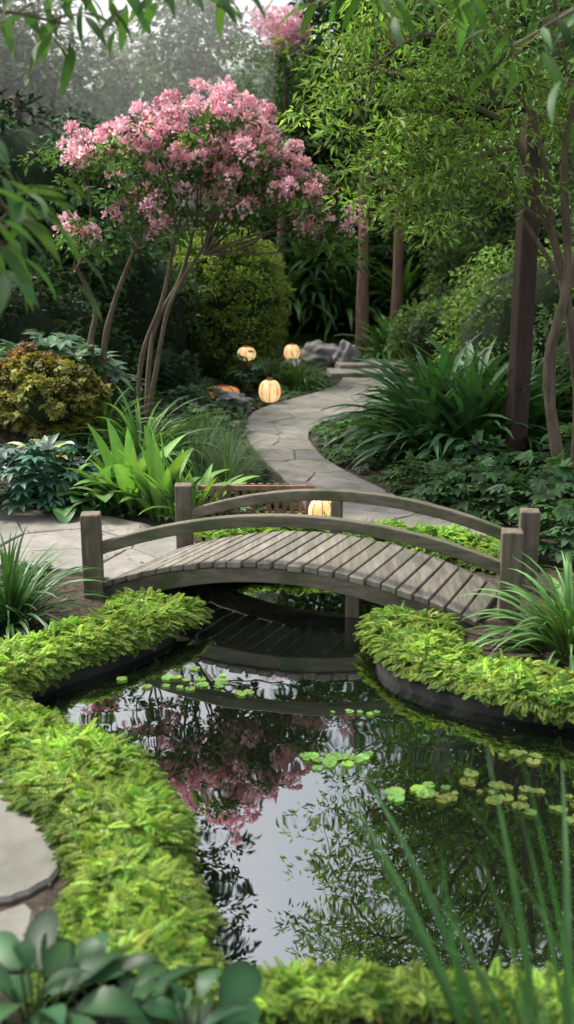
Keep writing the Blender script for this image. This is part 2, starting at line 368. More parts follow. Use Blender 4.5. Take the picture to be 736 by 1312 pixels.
# ---------------------------------------------------------------- plants
def tube(mb,P,r0,r1,mat=0,sides=8,n=5):
    P=smooth(P,n);m=len(P);t=np.linspace(0,1,m);rad=r0+(r1-r0)*t**.8
    rad=rad*(1+.06*np.sin(t*23+rng.uniform(0,6)))
    d=np.gradient(P,axis=0);d=nrm(d)
    s=nrm(np.cross(d,np.array([0.31,.9,.1])));u=np.cross(d,s);a=np.linspace(0,2*np.pi,sides,endpoint=False)
    V=P[:,None]+(s[:,None]*np.cos(a)[None,:,None]+u[:,None]*np.sin(a)[None,:,None])*rad[:,None,None]
    F=[[i*sides+k,i*sides+(k+1)%sides,(i+1)*sides+(k+1)%sides,(i+1)*sides+k] for i in range(m-1) for k in range(sides)]
    mb.add(V.reshape(-1,3),F,(1,1,1),mat,True)
def blob(mb,c,r,mat,sub=3,amp=.25,fr=1.6):
    bm=bmesh.new();bmesh.ops.create_icosphere(bm,subdivisions=sub,radius=1)
    V=[];off=Vector(rng.uniform(-50,50,3))
    for v in bm.verts:
        k=1+amp*noise.noise(v.co*fr+off)*2;V.append([c[0]+v.co.x*r[0]*k,c[1]+v.co.y*r[1]*k,c[2]+v.co.z*r[2]*k])
    F=[[v.index for v in f.verts] for f in bm.faces];bm.free();mb.add(V,F,(1,1,1),mat,True)
def rdir(n):
    return nrm(rng.standard_normal((n,3)))
def clumps(mb,C,rad,per,size,col,mat=0,T=None,flat=.75,up=.5,droop=.3,cv=.25,clv=.3):
    T=T or L2;C=np.asarray(C);n=len(C)*per
    rad=np.repeat(np.broadcast_to(rad,len(C)),per)
    q=rdir(n);q[:,2]=np.abs(q[:,2])*rng.choice([1,1,1,-1],n);rr=rng.uniform(.35,1,n)**.6
    P=np.repeat(C,per,0)+q*rr[:,None]*rad[:,None]*[1,1,flat]
    d=q*[1,1,.4]+rdir(n)*.7-[0,0,droop];nr=q*.5+[0,0,up]+rdir(n)*.5
    cl=np.repeat(1+clv*rng.standard_normal(len(C)).clip(-1.6,2),per)
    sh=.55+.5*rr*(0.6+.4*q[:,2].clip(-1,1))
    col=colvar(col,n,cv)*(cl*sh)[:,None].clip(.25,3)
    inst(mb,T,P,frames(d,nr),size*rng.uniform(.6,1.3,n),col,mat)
def crown(c,r,n,shell=.55):
    q=rdir(n);k=rng.uniform(shell,1,n)[:,None];return np.array(c)+q*k*np.array(r)
def bush(name,c,r,n,per,size,col,core=.72,T=None,mat=M_leaf,crad=None,clv=.3,shell=.75,**kw):
    mb=MB();crad=crad or .3*min(r)
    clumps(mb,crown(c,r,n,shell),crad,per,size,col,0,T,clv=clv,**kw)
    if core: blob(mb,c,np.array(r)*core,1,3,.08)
    return mb.build(name,[mat,M_core,M_bark])
def band(name,P,hw,dens,col=(.215,.315,.058),h=.11,size=.058):
    C=smooth(P,8);seg=np.linalg.norm(np.diff(C,axis=0),axis=1);s=np.concatenate([[0],np.cumsum(seg)]);n=int(s[-1]*2*hw*dens)
    u=rng.uniform(0,s[-1],n);v=rng.uniform(-1,1,n);x=np.interp(u,s,C[:,0]);y=np.interp(u,s,C[:,1])
    dx=np.gradient(C[:,0]);dy=np.gradient(C[:,1]);l=np.hypot(dx,dy);nx=np.interp(u,s,-dy/l);ny=np.interp(u,s,dx/l)
    ww=hw*(1+.18*np.sin(u*5+1)+.1*np.sin(u*13));x=x+nx*v*ww;y=y+ny*v*ww
    prof=np.sqrt(np.clip(1-np.abs(v)**2.6,0,1))
    lump=.8+.26*np.sin(x*9+y*5)*np.sin(y*11-x*4)+.14*np.sin(x*27+2*y)*np.sin(y*23-5*x)
    z=.09+h*prof*lump*rng.uniform(.6,1.05,n)+.015
    out=np.stack([nx*v,ny*v,.15+0*v],1)*.9+rdir(n)*.8;out[:,2]=np.abs(out[:,2])*.35-.3*(np.abs(v)>.8)
    nr=np.stack([nx*v*.8,ny*v*.8,1+0*v],1)+rdir(n)*.3
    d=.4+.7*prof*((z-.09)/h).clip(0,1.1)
    patch=1+.22*np.sin(x*6.3+1.7*y+1)*np.sin(y*5.1-2*x)
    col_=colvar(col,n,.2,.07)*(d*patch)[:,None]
    lite=rng.random(n)<.2;col_[lite]*=[1.4,1.35,1.3]
    drk=rng.random(n)<.22;col_[drk]*=[.45,.62,.55]
    mb=MB();inst(mb,FR,np.stack([x,y,z],1),frames(out,nr),size*rng.uniform(.6,1.35,n),col_)
    m=len(C);lx=-dy/l;ly=dx/l;V=[];prf=[(-.92,.0),(-.8,.5),(-.4,.72),(0,.78),(.4,.72),(.8,.5),(.92,.0)]
    for o,zz in prf: V.append(np.column_stack([C[:,0]+lx*o*hw,C[:,1]+ly*o*hw,np.full(m,.09+zz*h*.75)]))
    Fq=[[k*m+i,k*m+i+1,(k+1)*m+i+1,(k+1)*m+i] for k in range(len(prf)-1) for i in range(m-1)]
    mb.add(np.concatenate(V),Fq,(1,1,1),1,True)
    return mb.build(name,[M_leaf,M_core])
band('spreading_hedge',[(-.70,5.45),(-.82,5.12),(-1.04,4.84),(-1.27,4.60),(-1.46,4.38),(-1.42,4.05),(-1.19,3.88),(-.89,3.6),(-.63,3.24),(-.49,2.87),(-.46,2.58),(-.43,2.3)],.21,9500)
band('spreading_hedge',[(.66,5.15),(.64,4.82),(.78,4.55),(1.01,4.35),(1.38,4.2),(2.0,4.07)],.19,9500)
band('spreading_hedge',[(-.4,2.27),(-.1,2.31),(.2,2.32),(.5,2.3),(.9,2.24),(1.4,2.18)],.07,11000,h=.05,size=.05)
band('spreading_hedge',[(-.55,6.7),(0,6.85),(.5,6.8),(.95,6.6),(1.5,6.25)],.17,5500,h=.17,col=(.23,.37,.065),size=.075)
band('low_fern_bank',[(-.55,6.45),(-.2,6.5),(.2,6.52),(.5,6.5)],.13,6000,h=.05,col=(.10,.17,.03))
def strapclump(name,c,L,n,w=.035,col=(.05,.11,.025),e=(88,55,20,-60),spread=.12,mat=M_gloss,seg=9,cv=.25):
    mb=MB();NV=6
    a_all=rng.uniform(0,6.28,n);inner=rng.random(n)
    for k in range(NV):
        f=k/(NV-1);T=strip(seg,blade_w(w),e[0]+(e[1]-e[0])*f,e[2]+(e[3]-e[2])*f,.35,rng.uniform(-.6,.6),(.55,1.1))
        ids=np.where((inner*NV).astype(int)==k)[0];m=len(ids);
        if m==0: continue
        a=a_all[ids];r=spread*(.2+.8*f)*rng.uniform(.3,1,m)
        p=np.column_stack([c[0]-np.sin(a)*r,c[1]+np.cos(a)*r,np.full(m,c[2]-.02)])
        sc=L*rng.uniform(.65,1.12,m)
        M=rotz(a+rng.normal(0,.2,m),rng.normal(0,.12,m))
        inst(mb,T,p,M,sc,colvar(col,m,cv)*(1.15-.35*f),0,True)
    return mb.build(name,[mat])
strapclump('mondo_grass_clump',(-1.5,5.2,.1),.56,180,.045,(.05,.12,.032),(88,45,40,-55),.13)
strapclump('mondo_grass_clump',(-1.85,5.3,.1),.5,120,.045,(.05,.12,.032),(88,45,40,-55),.12)
strapclump('daylily_clump',(1.42,4.8,.1),.56,220,.055,(.09,.185,.055),(88,35,15,-75),.16)
strapclump('daylily_clump',(1.75,5.1,.1),.55,120,.055,(.09,.185,.055),(88,40,20,-75),.13)
for i,(x,y,L) in enumerate([(1.38,9.8,1.05),(1.8,9.7,1.25),(2.3,10.0,1.3),(1.55,10.5,1.3),(2.0,10.9,1.4)]):
    strapclump('clivia_clump',(x,y,.12),L,125,.1,(.045,.115,.038),(88,42,25,-50),.25,seg=8)
strapclump('clivia_clump',(1.95,19.6,.2),1.1,110,.1,(.08,.17,.05),(88,45,30,-60),.25,seg=6)
strapclump('clivia_clump',(2.5,20.0,.2),1.0,80,.1,(.08,.17,.05),(88,45,30,-60),.25,seg=6)
strapclump('daylily_clump',(-1.3,8.9,.15),1.0,160,.04,(.10,.21,.055),(88,50,10,-60),.15)
strapclump('daylily_clump',(-1.7,9.3,.25),.85,120,.04,(.10,.21,.055),(88,50,10,-60),.15)
strapclump('daylily_clump',(.15,16.0,.1),.7,150,.04,(.12,.24,.06),(88,40,10,-70),.25,seg=6)
strapclump('daylily_clump',(-.35,16.2,.1),.7,120,.04,(.12,.24,.06),(88,40,10,-70),.25,seg=6)
for (x,y) in((-.75,8.7),(-.55,9.2),(-.95,9.4),(-.5,8.3),(-.8,10.2)):
    strapclump('blue_fescue_grass',(x,y,.12),.55,330,.014,(.09,.15,.08),(90,45,50,-30),.14,M_leaf,5)
for (x,y,z,L) in((.0,22.5,1.0,1.5),(.7,23,1.1,1.6),(1.3,22.6,.9,1.5),(.3,23.3,1.6,1.6),(2.6,23,1,1.5),(-.7,23,1.1,1.5),(1.0,23.5,1.8,1.5)):
    strapclump('cordyline_shrub',(x,y,z),L,120,.1,(.06,.13,.04),(80,20,0,-80),.3,seg=5)
def broad(name,c,L,n,w,col,e=(85,45,50,-30),spread=.15,stem=.35,mat=M_gloss,cv=.2):
    mb=MB();NV=5;an=rng.uniform(0,6.28,n)
    for k in range(NV):
        f=k/(NV-1);def_w=ell_w(w)
        wf=lambda t,s=stem: .02 if t<s*.5 else def_w((t-s*.5)/(1-s*.5))
        T=strip(10,wf,e[0]+(e[1]-e[0])*f,e[2]+(e[3]-e[2])*f,.3,rng.uniform(-.3,.3),(.75,1.1))
        ids=np.arange(n)[k::NV];m=len(ids)
        if not m: continue
        a=an[ids];r=spread*rng.uniform(.1,1,m)
        inst(mb,T,np.column_stack([c[0]-np.sin(a)*r,c[1]+np.cos(a)*r,np.full(m,c[2]-.02)]),rotz(a,rng.normal(0,.12,m)),L*rng.uniform(.65,1.15,m),colvar(col,m,cv),0,True)
    return mb.build(name,[mat])
for (x,y,L,n) in((-1.2,7.75,.74,28),(-.95,7.6,.7,28),(-.72,7.45,.52,24)):
    broad('canna_plant',(x,y,.1),L,n,.16,(.13,.25,.06),(89,58,72,-25),.15,.3,M_leaf)
for (x,y,L,n) in((-1.5,7.85,.5,26),(-1.3,8.3,.5,22),(-1.75,7.8,.42,22)):
    broad('hosta_plant',(x,y,.12),L,n,.42,(.09,.2,.07),(80,25,0,-60),.15,.6,M_gloss)
broad('variegated_hosta',(-2.0,8.3,.42),.32,16,.34,(.42,.48,.32),(80,25,0,-60),.1,.6,M_gloss)
def palmplant(name,c,r,h,n,size,col,T=None,mat=M_gloss,mb=None):
    own=mb is None;mb=mb or MB();a=rng.uniform(0,6.28,n);q=np.sqrt(rng.random(n));x=c[0]+np.cos(a)*q*r;y=c[1]+np.sin(a)*q*r
    z=c[2]+h*(1-.65*q**2)*rng.uniform(.45,1.05,n)
    out=np.stack([np.cos(a)*q,np.sin(a)*q,np.full(n,.1)],1)+rdir(n)*.35;out[:,2]-=.15
    nr=np.stack([np.cos(a)*q*.6,np.sin(a)*q*.6,np.full(n,1.)],1)+rdir(n)*.25
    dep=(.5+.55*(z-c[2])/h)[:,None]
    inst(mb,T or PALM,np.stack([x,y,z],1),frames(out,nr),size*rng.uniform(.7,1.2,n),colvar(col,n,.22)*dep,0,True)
    if own: return mb.build(name,[mat])
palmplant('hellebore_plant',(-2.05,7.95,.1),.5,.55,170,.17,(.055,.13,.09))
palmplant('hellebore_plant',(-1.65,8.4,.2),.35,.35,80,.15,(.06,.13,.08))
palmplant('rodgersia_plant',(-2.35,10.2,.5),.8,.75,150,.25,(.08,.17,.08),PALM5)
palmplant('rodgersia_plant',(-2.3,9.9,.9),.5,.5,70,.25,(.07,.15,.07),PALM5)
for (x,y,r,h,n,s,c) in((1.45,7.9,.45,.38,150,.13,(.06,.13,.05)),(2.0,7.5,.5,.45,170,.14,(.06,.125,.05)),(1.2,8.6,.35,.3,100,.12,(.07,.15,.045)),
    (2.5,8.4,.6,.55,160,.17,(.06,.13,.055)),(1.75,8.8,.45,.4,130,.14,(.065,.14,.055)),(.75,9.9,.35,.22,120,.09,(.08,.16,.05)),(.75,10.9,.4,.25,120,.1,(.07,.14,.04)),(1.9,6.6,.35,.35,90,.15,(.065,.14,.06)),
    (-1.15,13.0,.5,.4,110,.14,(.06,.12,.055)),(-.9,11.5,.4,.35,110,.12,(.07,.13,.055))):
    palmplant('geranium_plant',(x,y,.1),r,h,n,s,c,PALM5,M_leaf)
# foreground hydrangea
mb=MB();
def serr(w,p): 
    f=ell_w(w,p)
    return lambda t: f(t)*(1+.05*math.sin(t*60))
BL=strip(20,serr(.5,1.2),22,-55,.2,0,(.8,1.05),1.5);BL2=strip(20,serr(.44,1.2),10,-30,.32,.3,(.8,1.05),1.5)
for (cx,cy,cz,n,s) in((-.58,1.99,.13,26,.25),(-.22,1.95,.06,20,.22),(-.86,1.98,.12,16,.24),(-.42,2.08,.07,14,.22)):
    for k in range(n):
        f=(k+.5)/n;a=k*2.4+rng.uniform(-.5,.5);r=.15*f+.02
        p=np.array([[cx+math.cos(a)*r,cy+math.sin(a)*r,cz+.28-.2*f*f+rng.uniform(-.035,.035)]])
        d=np.array([[math.cos(a),math.sin(a),.55*(1-f)-.15+rng.normal(0,.15)]]);nr_=np.array([[.25*math.cos(a),.25*math.sin(a),1.]])+rng.normal(0,.28,3)
        inst(mb,BL if k%2 else BL2,p,frames(d,nr_),np.array([[rng.uniform(.85,1.15),1,1]])*s*rng.uniform(.65,1.15)*(.55+.5*f),colvar((.02,.06,.021),1,.3),0,True)
        tube(mb,[(cx,cy,.08),(cx+math.cos(a)*r*.4,cy+math.sin(a)*r*.4,cz+.15),tuple(p[0])],.005,.003,1,5,3)
mb.build('hydrangea_plant',[foliage('leaf_waxy',.42,.08,.3),M_stem])
for (x,y,L,n) in((.54,1.55,1.05,24),(.64,1.62,1.0,28),(.78,1.72,.96,30),(.42,1.55,.82,12),(.92,1.9,.95,26)):
    strapclump('iris_reeds',(x,y,.05),L,n,.023,(.05,.125,.042),(89,72,86,25),.08,M_leaf,10)
bush('dwarf_maple_shrub',(-2.1,8.9,.85),(.45,.4,.33),60,60,.06,(.19,.19,.045),.7,PALM5,clv=.35)
bush('dwarf_maple_shrub',(-2.35,9.3,.95),(.4,.4,.3),40,60,.06,(.25,.15,.045),.7,PALM5,clv=.3)
bush('round_shrub',(-1.0,17,1.4),(.98,.98,1.2),520,70,.06,(.23,.32,.06),.88,crad=.16,clv=.22,shell=.88)
# ground cover
mb=MB();n=17000;x=rng.uniform(-5,5.5,n);y=rng.uniform(6.7,21,n);ok=~inside(x,y,PATH)&~inside(x,y,PATIO)&(pdist(x,y,PATH)>.05)&(pdist(x,y,PATIO)>.06)&~((x>-.8)&(x<1.4)&(y<7.1))&~((x>.6)&(x<2.6)&(y>17)&(y<19.4))
x=x[ok];y=y[ok];n=len(x);hh=.05+.28*np.clip(pdist(x,y,PATH)/1.2,0,1)
z=gh(x,y)+rng.uniform(.1,1,n)*hh*(.7+.5*np.sin(x*3)*np.sin(y*2.3))
inst(mb,PALM5,np.stack([x,y,z],1),frames(rdir(n)*[1,1,.3],rdir(n)*.5+[0,0,1]),rng.uniform(.05,.13,n),colvar((.05,.10,.036),n,.35)*(.6+.8*(np.sin(x*2.1+1)*np.sin(y*1.3)>0))[:,None],0)
mb.build('ground_cover',[M_leaf])
mb=MB();n=900;x=rng.uniform(-3.2,-1.5,n);y=rng.uniform(4.6,6.1,n)
inst(mb,PALM5,np.stack([x,y,.1+rng.uniform(0,.12,n)],1),frames(rdir(n)*[1,1,.3],rdir(n)*.5+[0,0,1]),rng.uniform(.05,.1,n),colvar((.04,.085,.028),n,.35),0)
mb.build('ground_cover',[M_leaf])
mb=MB();n=1700;x=rng.uniform(-2.6,2.6,n);y=rng.uniform(2.2,7.4,n);ok=~inside(x,y,POND)&(pdist(x,y,POND)>.1);x=x[ok];y=y[ok];n=len(x)
inst(mb,leaf2(.45,.05,.05),np.stack([x,y,gh(x,y)+np.where(inside(x,y,PATIO)|inside(x,y,PATH),.036,.012)],1),frames(rdir(n)*[1,1,.15],rdir(n)*.3+[0,0,1]),rng.uniform(.012,.035,n),colvar((.11,.08,.045),n,.4),0)
mb.build('fallen_leaves',[M_leaf])
# ---------------------------------------------------------------- rhododendron tree
mb=MB()
CL=[(-1.64,3.0),(-1.8,2.92),(-1.5,3.1),(-1.33,3.02),(-1.2,3.14),(-1.05,3.24),(-.9,3.14),(-.81,3.3),(-.66,3.16),(-.54,3.24),(-.4,3.05),(-.33,3.15),(-.16,2.98),(-.22,2.8),(-.47,2.85),(-.12,2.66),(.0,2.6),(.12,2.52),(.2,2.44),(.3,2.34),(-.7,2.6),(-.55,2.7),(-.75,2.9),(-1.0,2.7),(-1.1,2.9),(-1.28,2.55),(-1.8,2.27),(-1.3,2.35),(.38,2.26),(.06,2.76),(-.05,2.86),(-.35,2.55),(-.6,3.0)]
CL=np.array([[x,9.4+rng.uniform(-.45,.35),z] for x,z in CL])
stems=[((-1.85,9.9,.3),(-1.88,9.8,1.2),(-1.8,9.7,1.6),(-1.95,9.6,2.0)),((-1.8,9.9,.3),(-1.75,9.8,1.2),(-1.6,9.7,1.7),(-1.35,9.5,2.2)),((-1.45,9.7,.2),(-1.38,9.65,1.1),(-1.15,9.6,1.7),(-1.0,9.5,2.3)),((-1.4,9.7,.2),(-1.2,9.6,1.2),(-1.05,9.5,1.7),(-.75,9.4,2.15)),((-1.38,9.75,.2),(-1.3,9.9,1.3),(-1.0,9.85,1.9),(-.85,9.8,2.4))]
for s in stems: tube(mb,s,.045 if s[0][0]<-1.6 else .03,.017,2,8,8)
ends=np.array([s[3] for s in stems])
for c in CL:
    e=ends[np.argmin(np.linalg.norm((ends-c)*[1,1,.4],axis=1))];m=(e+c)/2+rng.normal(0,.08,3)-[0,0,.04]
    tube(mb,[tuple(e-[0,0,.06]),tuple(m),tuple(c)],.013,.005,2,6,4)
cent=[]
for c in CL:
    k=rng.integers(6,10)
    cent.append(c+rng.normal(0,1,(k,3)).clip(-1.6,1.6)*[.13,.2,.085]+[0,-.06,.03])
cent=np.concatenate(cent)
pet=strip(3,ell_w(.8),55,-5,.2,0,(.75,1.15))
per=54;q=rdir(len(cent)*per);q[:,2]=np.where(rng.random(len(q))<.75,np.abs(q[:,2]),q[:,2])
rad=np.repeat(rng.uniform(.045,.08,len(cent)),per)
pc=np.repeat(colvar((.88,.50,.59),len(cent),.12,.05),per,0)*rng.uniform(.85,1.12,(len(q),1));lt=rng.random(len(q))<.38;pc[lt]=[.92,.74,.79]
drk=rng.random(len(q))<.08;pc[drk]=[.75,.27,.40]
inst(mb,pet,np.repeat(cent,per,0)+q*rad[:,None]*rng.uniform(.5,1.1,(len(q),1)),frames(q+rdir(len(q))*.8,q+rdir(len(q))*.4),rng.uniform(.028,.046,len(q)),pc.clip(0,.95),1)
lc=np.concatenate([c+rng.normal(0,1,(7,3))*[.17,.2,.1]-[0,-.05,.1] for c in CL])
clumps(mb,lc,.11,34,.075,(.10,.2,.055),0,L2,flat=.7)
mb.build('rhododendron_tree',[M_leaf,M_petal,M_bark])
mb=MB();cc=crown((-.1,20,6.2),(.5,.5,.3),22);q=rdir(len(cc)*60);inst(mb,pet,np.repeat(cc,60,0)+q*.16,frames(q,q+rdir(len(q))*.5),.075,colvar((.85,.55,.64),len(q),.12),1)
clumps(mb,crown((-.1,20.4,5.4),(1.1,.7,.9),60),.3,60,.1,(.10,.18,.06),0);tube(mb,[(-.2,20.6,.2),(-.1,20.5,3),(0,20.4,5.6)],.12,.05,2)
mb.build('rhododendron_tree',[M_leaf,M_petal,M_bark])
# ---------------------------------------------------------------- right multi-stem tree
mb=MB()
st=[((2.3,8.0,.05),(2.12,8.0,.7),(2.08,8.0,1.4),(2.25,8.1,2.2),(2.2,8.1,3.3)),
    ((2.3,8.0,.05),(2.32,8.05,.9),(2.17,8.1,1.8),(1.95,8.0,2.4),(1.6,7.8,3.0),(1.2,7.6,3.5)),
    ((2.35,8.05,.05),(2.38,8.1,1.2),(2.45,8.2,2.2),(2.55,8.3,3.4)),
    ((2.2,8.0,.4),(2.02,7.9,1.2),(2.1,7.8,1.9),(2.0,7.7,2.8),(2.1,7.5,3.7))]
for s in st: tube(mb,s,.05,.02,1,9,8)
tips=[]
for (a,b,c_) in [((2.1,8.0,1.9),(1.6,7.9,2.5),(1.0,7.8,2.75)),((2.1,8.05,2.2),(1.5,8.1,2.6),(.8,8.2,2.6)),((1.9,8.0,2.4),(1.3,8.0,3.0),(.6,8.0,3.2)),((2.0,7.9,2.3),(1.7,7.5,3.0),(1.2,7.2,3.4)),((2.15,8.1,2.6),(2.4,7.8,3.1),(2.6,7.5,3.5)),((2.1,8.1,2.9),(1.8,8.4,3.5),(1.4,8.6,4.2)),((1.2,7.6,3.5),(.8,7.6,3.9),(.45,7.6,4.1)),((1.7,7.85,2.85),(1.2,7.7,2.7),(.8,7.7,2.5)),((2.1,8.,3.2),(1.7,7.6,4.2),(1.2,7.3,5.0)),((2.4,8.2,3.2),(2.7,8.0,4.2),(3.0,7.8,5.2)),((1.6,7.8,3.0),(1.0,8.0,3.3),(.5,8.3,3.5)),((1.2,7.6,3.5),(.9,7.4,3.5),(.6,7.2,3.3)),((2.3,8.1,2.2),(2.5,7.8,2.6),(2.6,7.5,2.7))]:
    tube(mb,(a,b,c_),.022,.007,1,6,6);tips+= [np.array(c_),(np.array(b)+c_)/2,np.array(b)]
T_=np.array(tips)
sub=np.concatenate([t+rng.normal(0,1,(8,3))*[.28,.35,.2] for t in T_]);sub=sub[~((sub[:,2]<2.15))]
for q_ in sub[::2]:
    e=T_[np.argmin(np.linalg.norm(T_-q_,axis=1))];tube(mb,[tuple(e),tuple((e+q_)/2+rng.normal(0,.03,3)),tuple(q_)],.006,.003,1,5,3)
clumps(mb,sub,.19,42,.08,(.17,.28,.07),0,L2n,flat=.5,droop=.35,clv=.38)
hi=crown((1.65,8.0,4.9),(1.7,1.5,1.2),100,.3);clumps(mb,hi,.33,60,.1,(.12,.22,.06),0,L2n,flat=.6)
mb.build('multi_stem_tree',[M_leaf,M_bark])
mb=MB();mb.add(*boxq((2.1,9.2,1.65),.16,.16,3.2,.2),(1,1,1));o=mb.build('timber_post',[M_post]);b=o.modifiers.new('b','BEVEL');b.width=.012
# ---------------------------------------------------------------- background trees
def tree(name,base,h,cr,ncl,per,size,col,tr=.16,mat_b=M_bark,crad=.6,lean=(0,0),core=.6,zc=.68,T=None,straight=False):
    mb=MB();x,y=base;z0=float(gh(x,y))-.1;c=np.array([x+lean[0],y+lean[1],h*zc])
    tube(mb,[(x,y,z0),(x+lean[0]*.2+(0 if straight else .15),y,h*.3),(c[0],c[1],h*.9)],tr,tr*.3,1,10,8)
    for k in range(7):
        a=rng.uniform(0,6.28);zz=rng.uniform(.35,.7)*h;e=c+np.array([math.cos(a)*cr[0]*.7,math.sin(a)*cr[1]*.7,rng.uniform(-.3,.5)*cr[2]])
        s=np.array([x+lean[0]*zz/h,y+lean[1]*zz/h,zz]);tube(mb,[tuple(s),tuple((s+e)/2+[0,0,.2]),tuple(e)],tr*.4,tr*.1,1,6,4)
    clumps(mb,crown(c,cr,ncl,.35),crad,per,size,col,0,T,flat=.6,clv=.35)
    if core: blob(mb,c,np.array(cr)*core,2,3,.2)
    return mb.build(name,[M_far,mat_b,M_core])
tree('pine_tree',(1.53,21),9.5,(2.0,1.6,2.3),60,120,.17,(.09,.17,.055),.17,M_barkred,.6,core=0,straight=True)
tree('pine_tree',(2.27,21.3),9,(2.0,1.6,2.0),60,120,.17,(.10,.18,.06),.17,M_barkred,.6,core=0,straight=True)
tree('broadleaf_tree',(-3.5,14),4.6,(1.7,1.5,1.5),90,150,.13,(.05,.10,.04),.14,zc=.6,crad=.45)
tree('broadleaf_tree',(-5.2,12.3),10.5,(1.9,1.8,2.5),130,120,.13,(.07,.14,.045),.11,zc=.72,crad=.5,core=.35,lean=(2.9,.4))
tree('broadleaf_tree',(-6.4,23),8.5,(2.4,2.2,3.2),90,130,.2,(.13,.2,.09),.2,zc=.6,crad=.8)  # far left trees: leaf colours paled to paint in distance haze
tree('broadleaf_tree',(-4.4,27),8.2,(2.2,2.2,3.0),90,130,.2,(.15,.22,.10),.2,zc=.62,crad=.8,core=.4)
tree('broadleaf_tree',(-2.2,25),8.6,(1.9,2.0,3.0),100,130,.2,(.13,.21,.08),.18,zc=.6,crad=.8,core=.5)
tree('broadleaf_tree',(.8,28),8.6,(2.6,2.4,3.2),120,130,.22,(.13,.21,.08),.2,zc=.55,crad=.8)
tree('broadleaf_tree',(4.5,17),11,(2.8,2.6,4.2),120,140,.18,(.11,.19,.065),.2,zc=.6,crad=.75)
tree('broadleaf_tree',(4.6,24),14,(3.2,2.6,5.6),110,140,.2,(.10,.17,.06),.22,zc=.58,crad=.9)
tree('broadleaf_tree',(3.6,12.5),6.5,(1.5,1.4,1.9),80,120,.11,(.13,.22,.07),.1,zc=.65,crad=.45,core=.4)
tree('broadleaf_tree',(8.5,27),16,(3.4,3,6.2),80,140,.25,(.09,.16,.06),.22,zc=.58,crad=1)
for (x,y,z,rx,rz,col,s) in((-3.0,12.3,1.0,1.0,1.0,(.045,.085,.033),.1),(-2.4,15.5,1.2,1.1,1.3,(.045,.085,.033),.1),(-3.8,18,1.8,1.6,2.0,(.07,.12,.055),.13),
    (.2,25.5,1.6,1.8,1.8,(.05,.095,.04),.14),(2.8,25.5,1.7,1.8,2.0,(.05,.095,.04),.14),(3.6,15,1.0,1.3,1.25,(.15,.25,.07),.09),(2.75,17.5,.8,.9,.8,(.10,.18,.05),.09),
    (5.3,12,1.4,1.5,1.8,(.08,.15,.045),.1),(3.3,10.5,.8,.8,.9,(.07,.12,.045),.08),(-2.4,21,1.6,1.6,1.8,(.06,.11,.05),.13),(-4.8,11,1.2,1.4,1.4,(.05,.095,.04),.1),(3.9,20.5,1.3,1.2,1.4,(.12,.2,.065),.12),(-1.75,14.3,.45,.55,.5,(.04,.08,.035),.1),(5.5,22,2,2.2,2.4,(.08,.14,.055),.14)):
    bush('garden_shrub',(x,y,z),(rx,rx,rz),int(75*rx),110,s,col,.8,crad=.3*rx)
mb=MB()
for k in range(26):
    a=R(-75+150*k/25);r=46+rng.uniform(-5,5);c=(math.sin(a)*r,math.cos(a)*r,4.5);rr=(4.5,3.5,rng.uniform(4.5,6))
    clumps(mb,crown(c,rr,40,.6),1.5,60,.5,(.17,.24,.13),0,flat=.7);blob(mb,c,np.array(rr)*.8,1,3,.2)  # pale leaf colour stands in for haze over the treeline
mb.build('distant_treeline',[M_far,M_core])
# thin morning mist lying among the far trees on the left
mb=MB();mb.add(*boxq((-15.2,36,8.2),30,36,10.4),(1,1,1));mist=mb.build('mist',[])
mm=bpy.data.materials.new('mist_volume');mm.use_nodes=True;nt=mm.node_tree;nt.nodes.remove(nt.nodes['Principled BSDF'])
vs=nt.nodes.new('ShaderNodeVolumeScatter');vs.inputs['Density'].default_value=.04;vs.inputs['Anisotropy'].default_value=.3;vs.inputs['Color'].default_value=(1,1,.98,1)
nt.links.new(vs.outputs[0],nt.nodes['Material Output'].inputs['Volume']);mist.data.materials.append(mm)
# ---------------------------------------------------------------- overhanging foreground branches (trees stand beside the view)
LAN=strip(6,ell_w(.2),5,-35,.2,0,(.85,1.1))
def overhang(name,trunk,limbs,nleaf,size,col,tr=.07):
    mb=MB();tube(mb,trunk,tr,tr*.5,1,9,8)
    for L_ in limbs:
        P=smooth(L_,8);tube(mb,L_,.016,.004,1,6,6)
        n=nleaf;u=rng.uniform(.3,1,n)*(len(P)-1);i=u.astype(int).clip(0,len(P)-2);f=(u-i)[:,None]
        p=P[i]*(1-f)+P[i+1]*f;off=rng.normal(0,1,(n,3))*[.11,.13,.05];tw=p+off
        d=nrm(off*[1,1,.3]+1e-6)*.8+rdir(n)*.35+[0,0,-.55]
        inst(mb,LAN,tw,frames(d,rdir(n)*.5+[0,0,1]),size*rng.uniform(.65,1.2,n),colvar(col,n,.25),0,True)
        for k in range(0,n,3): tube(mb,[tuple(p[k]),tuple(tw[k])],.003,.002,1,4,1)
    mb.build(name,[M_leaf,M_bark])
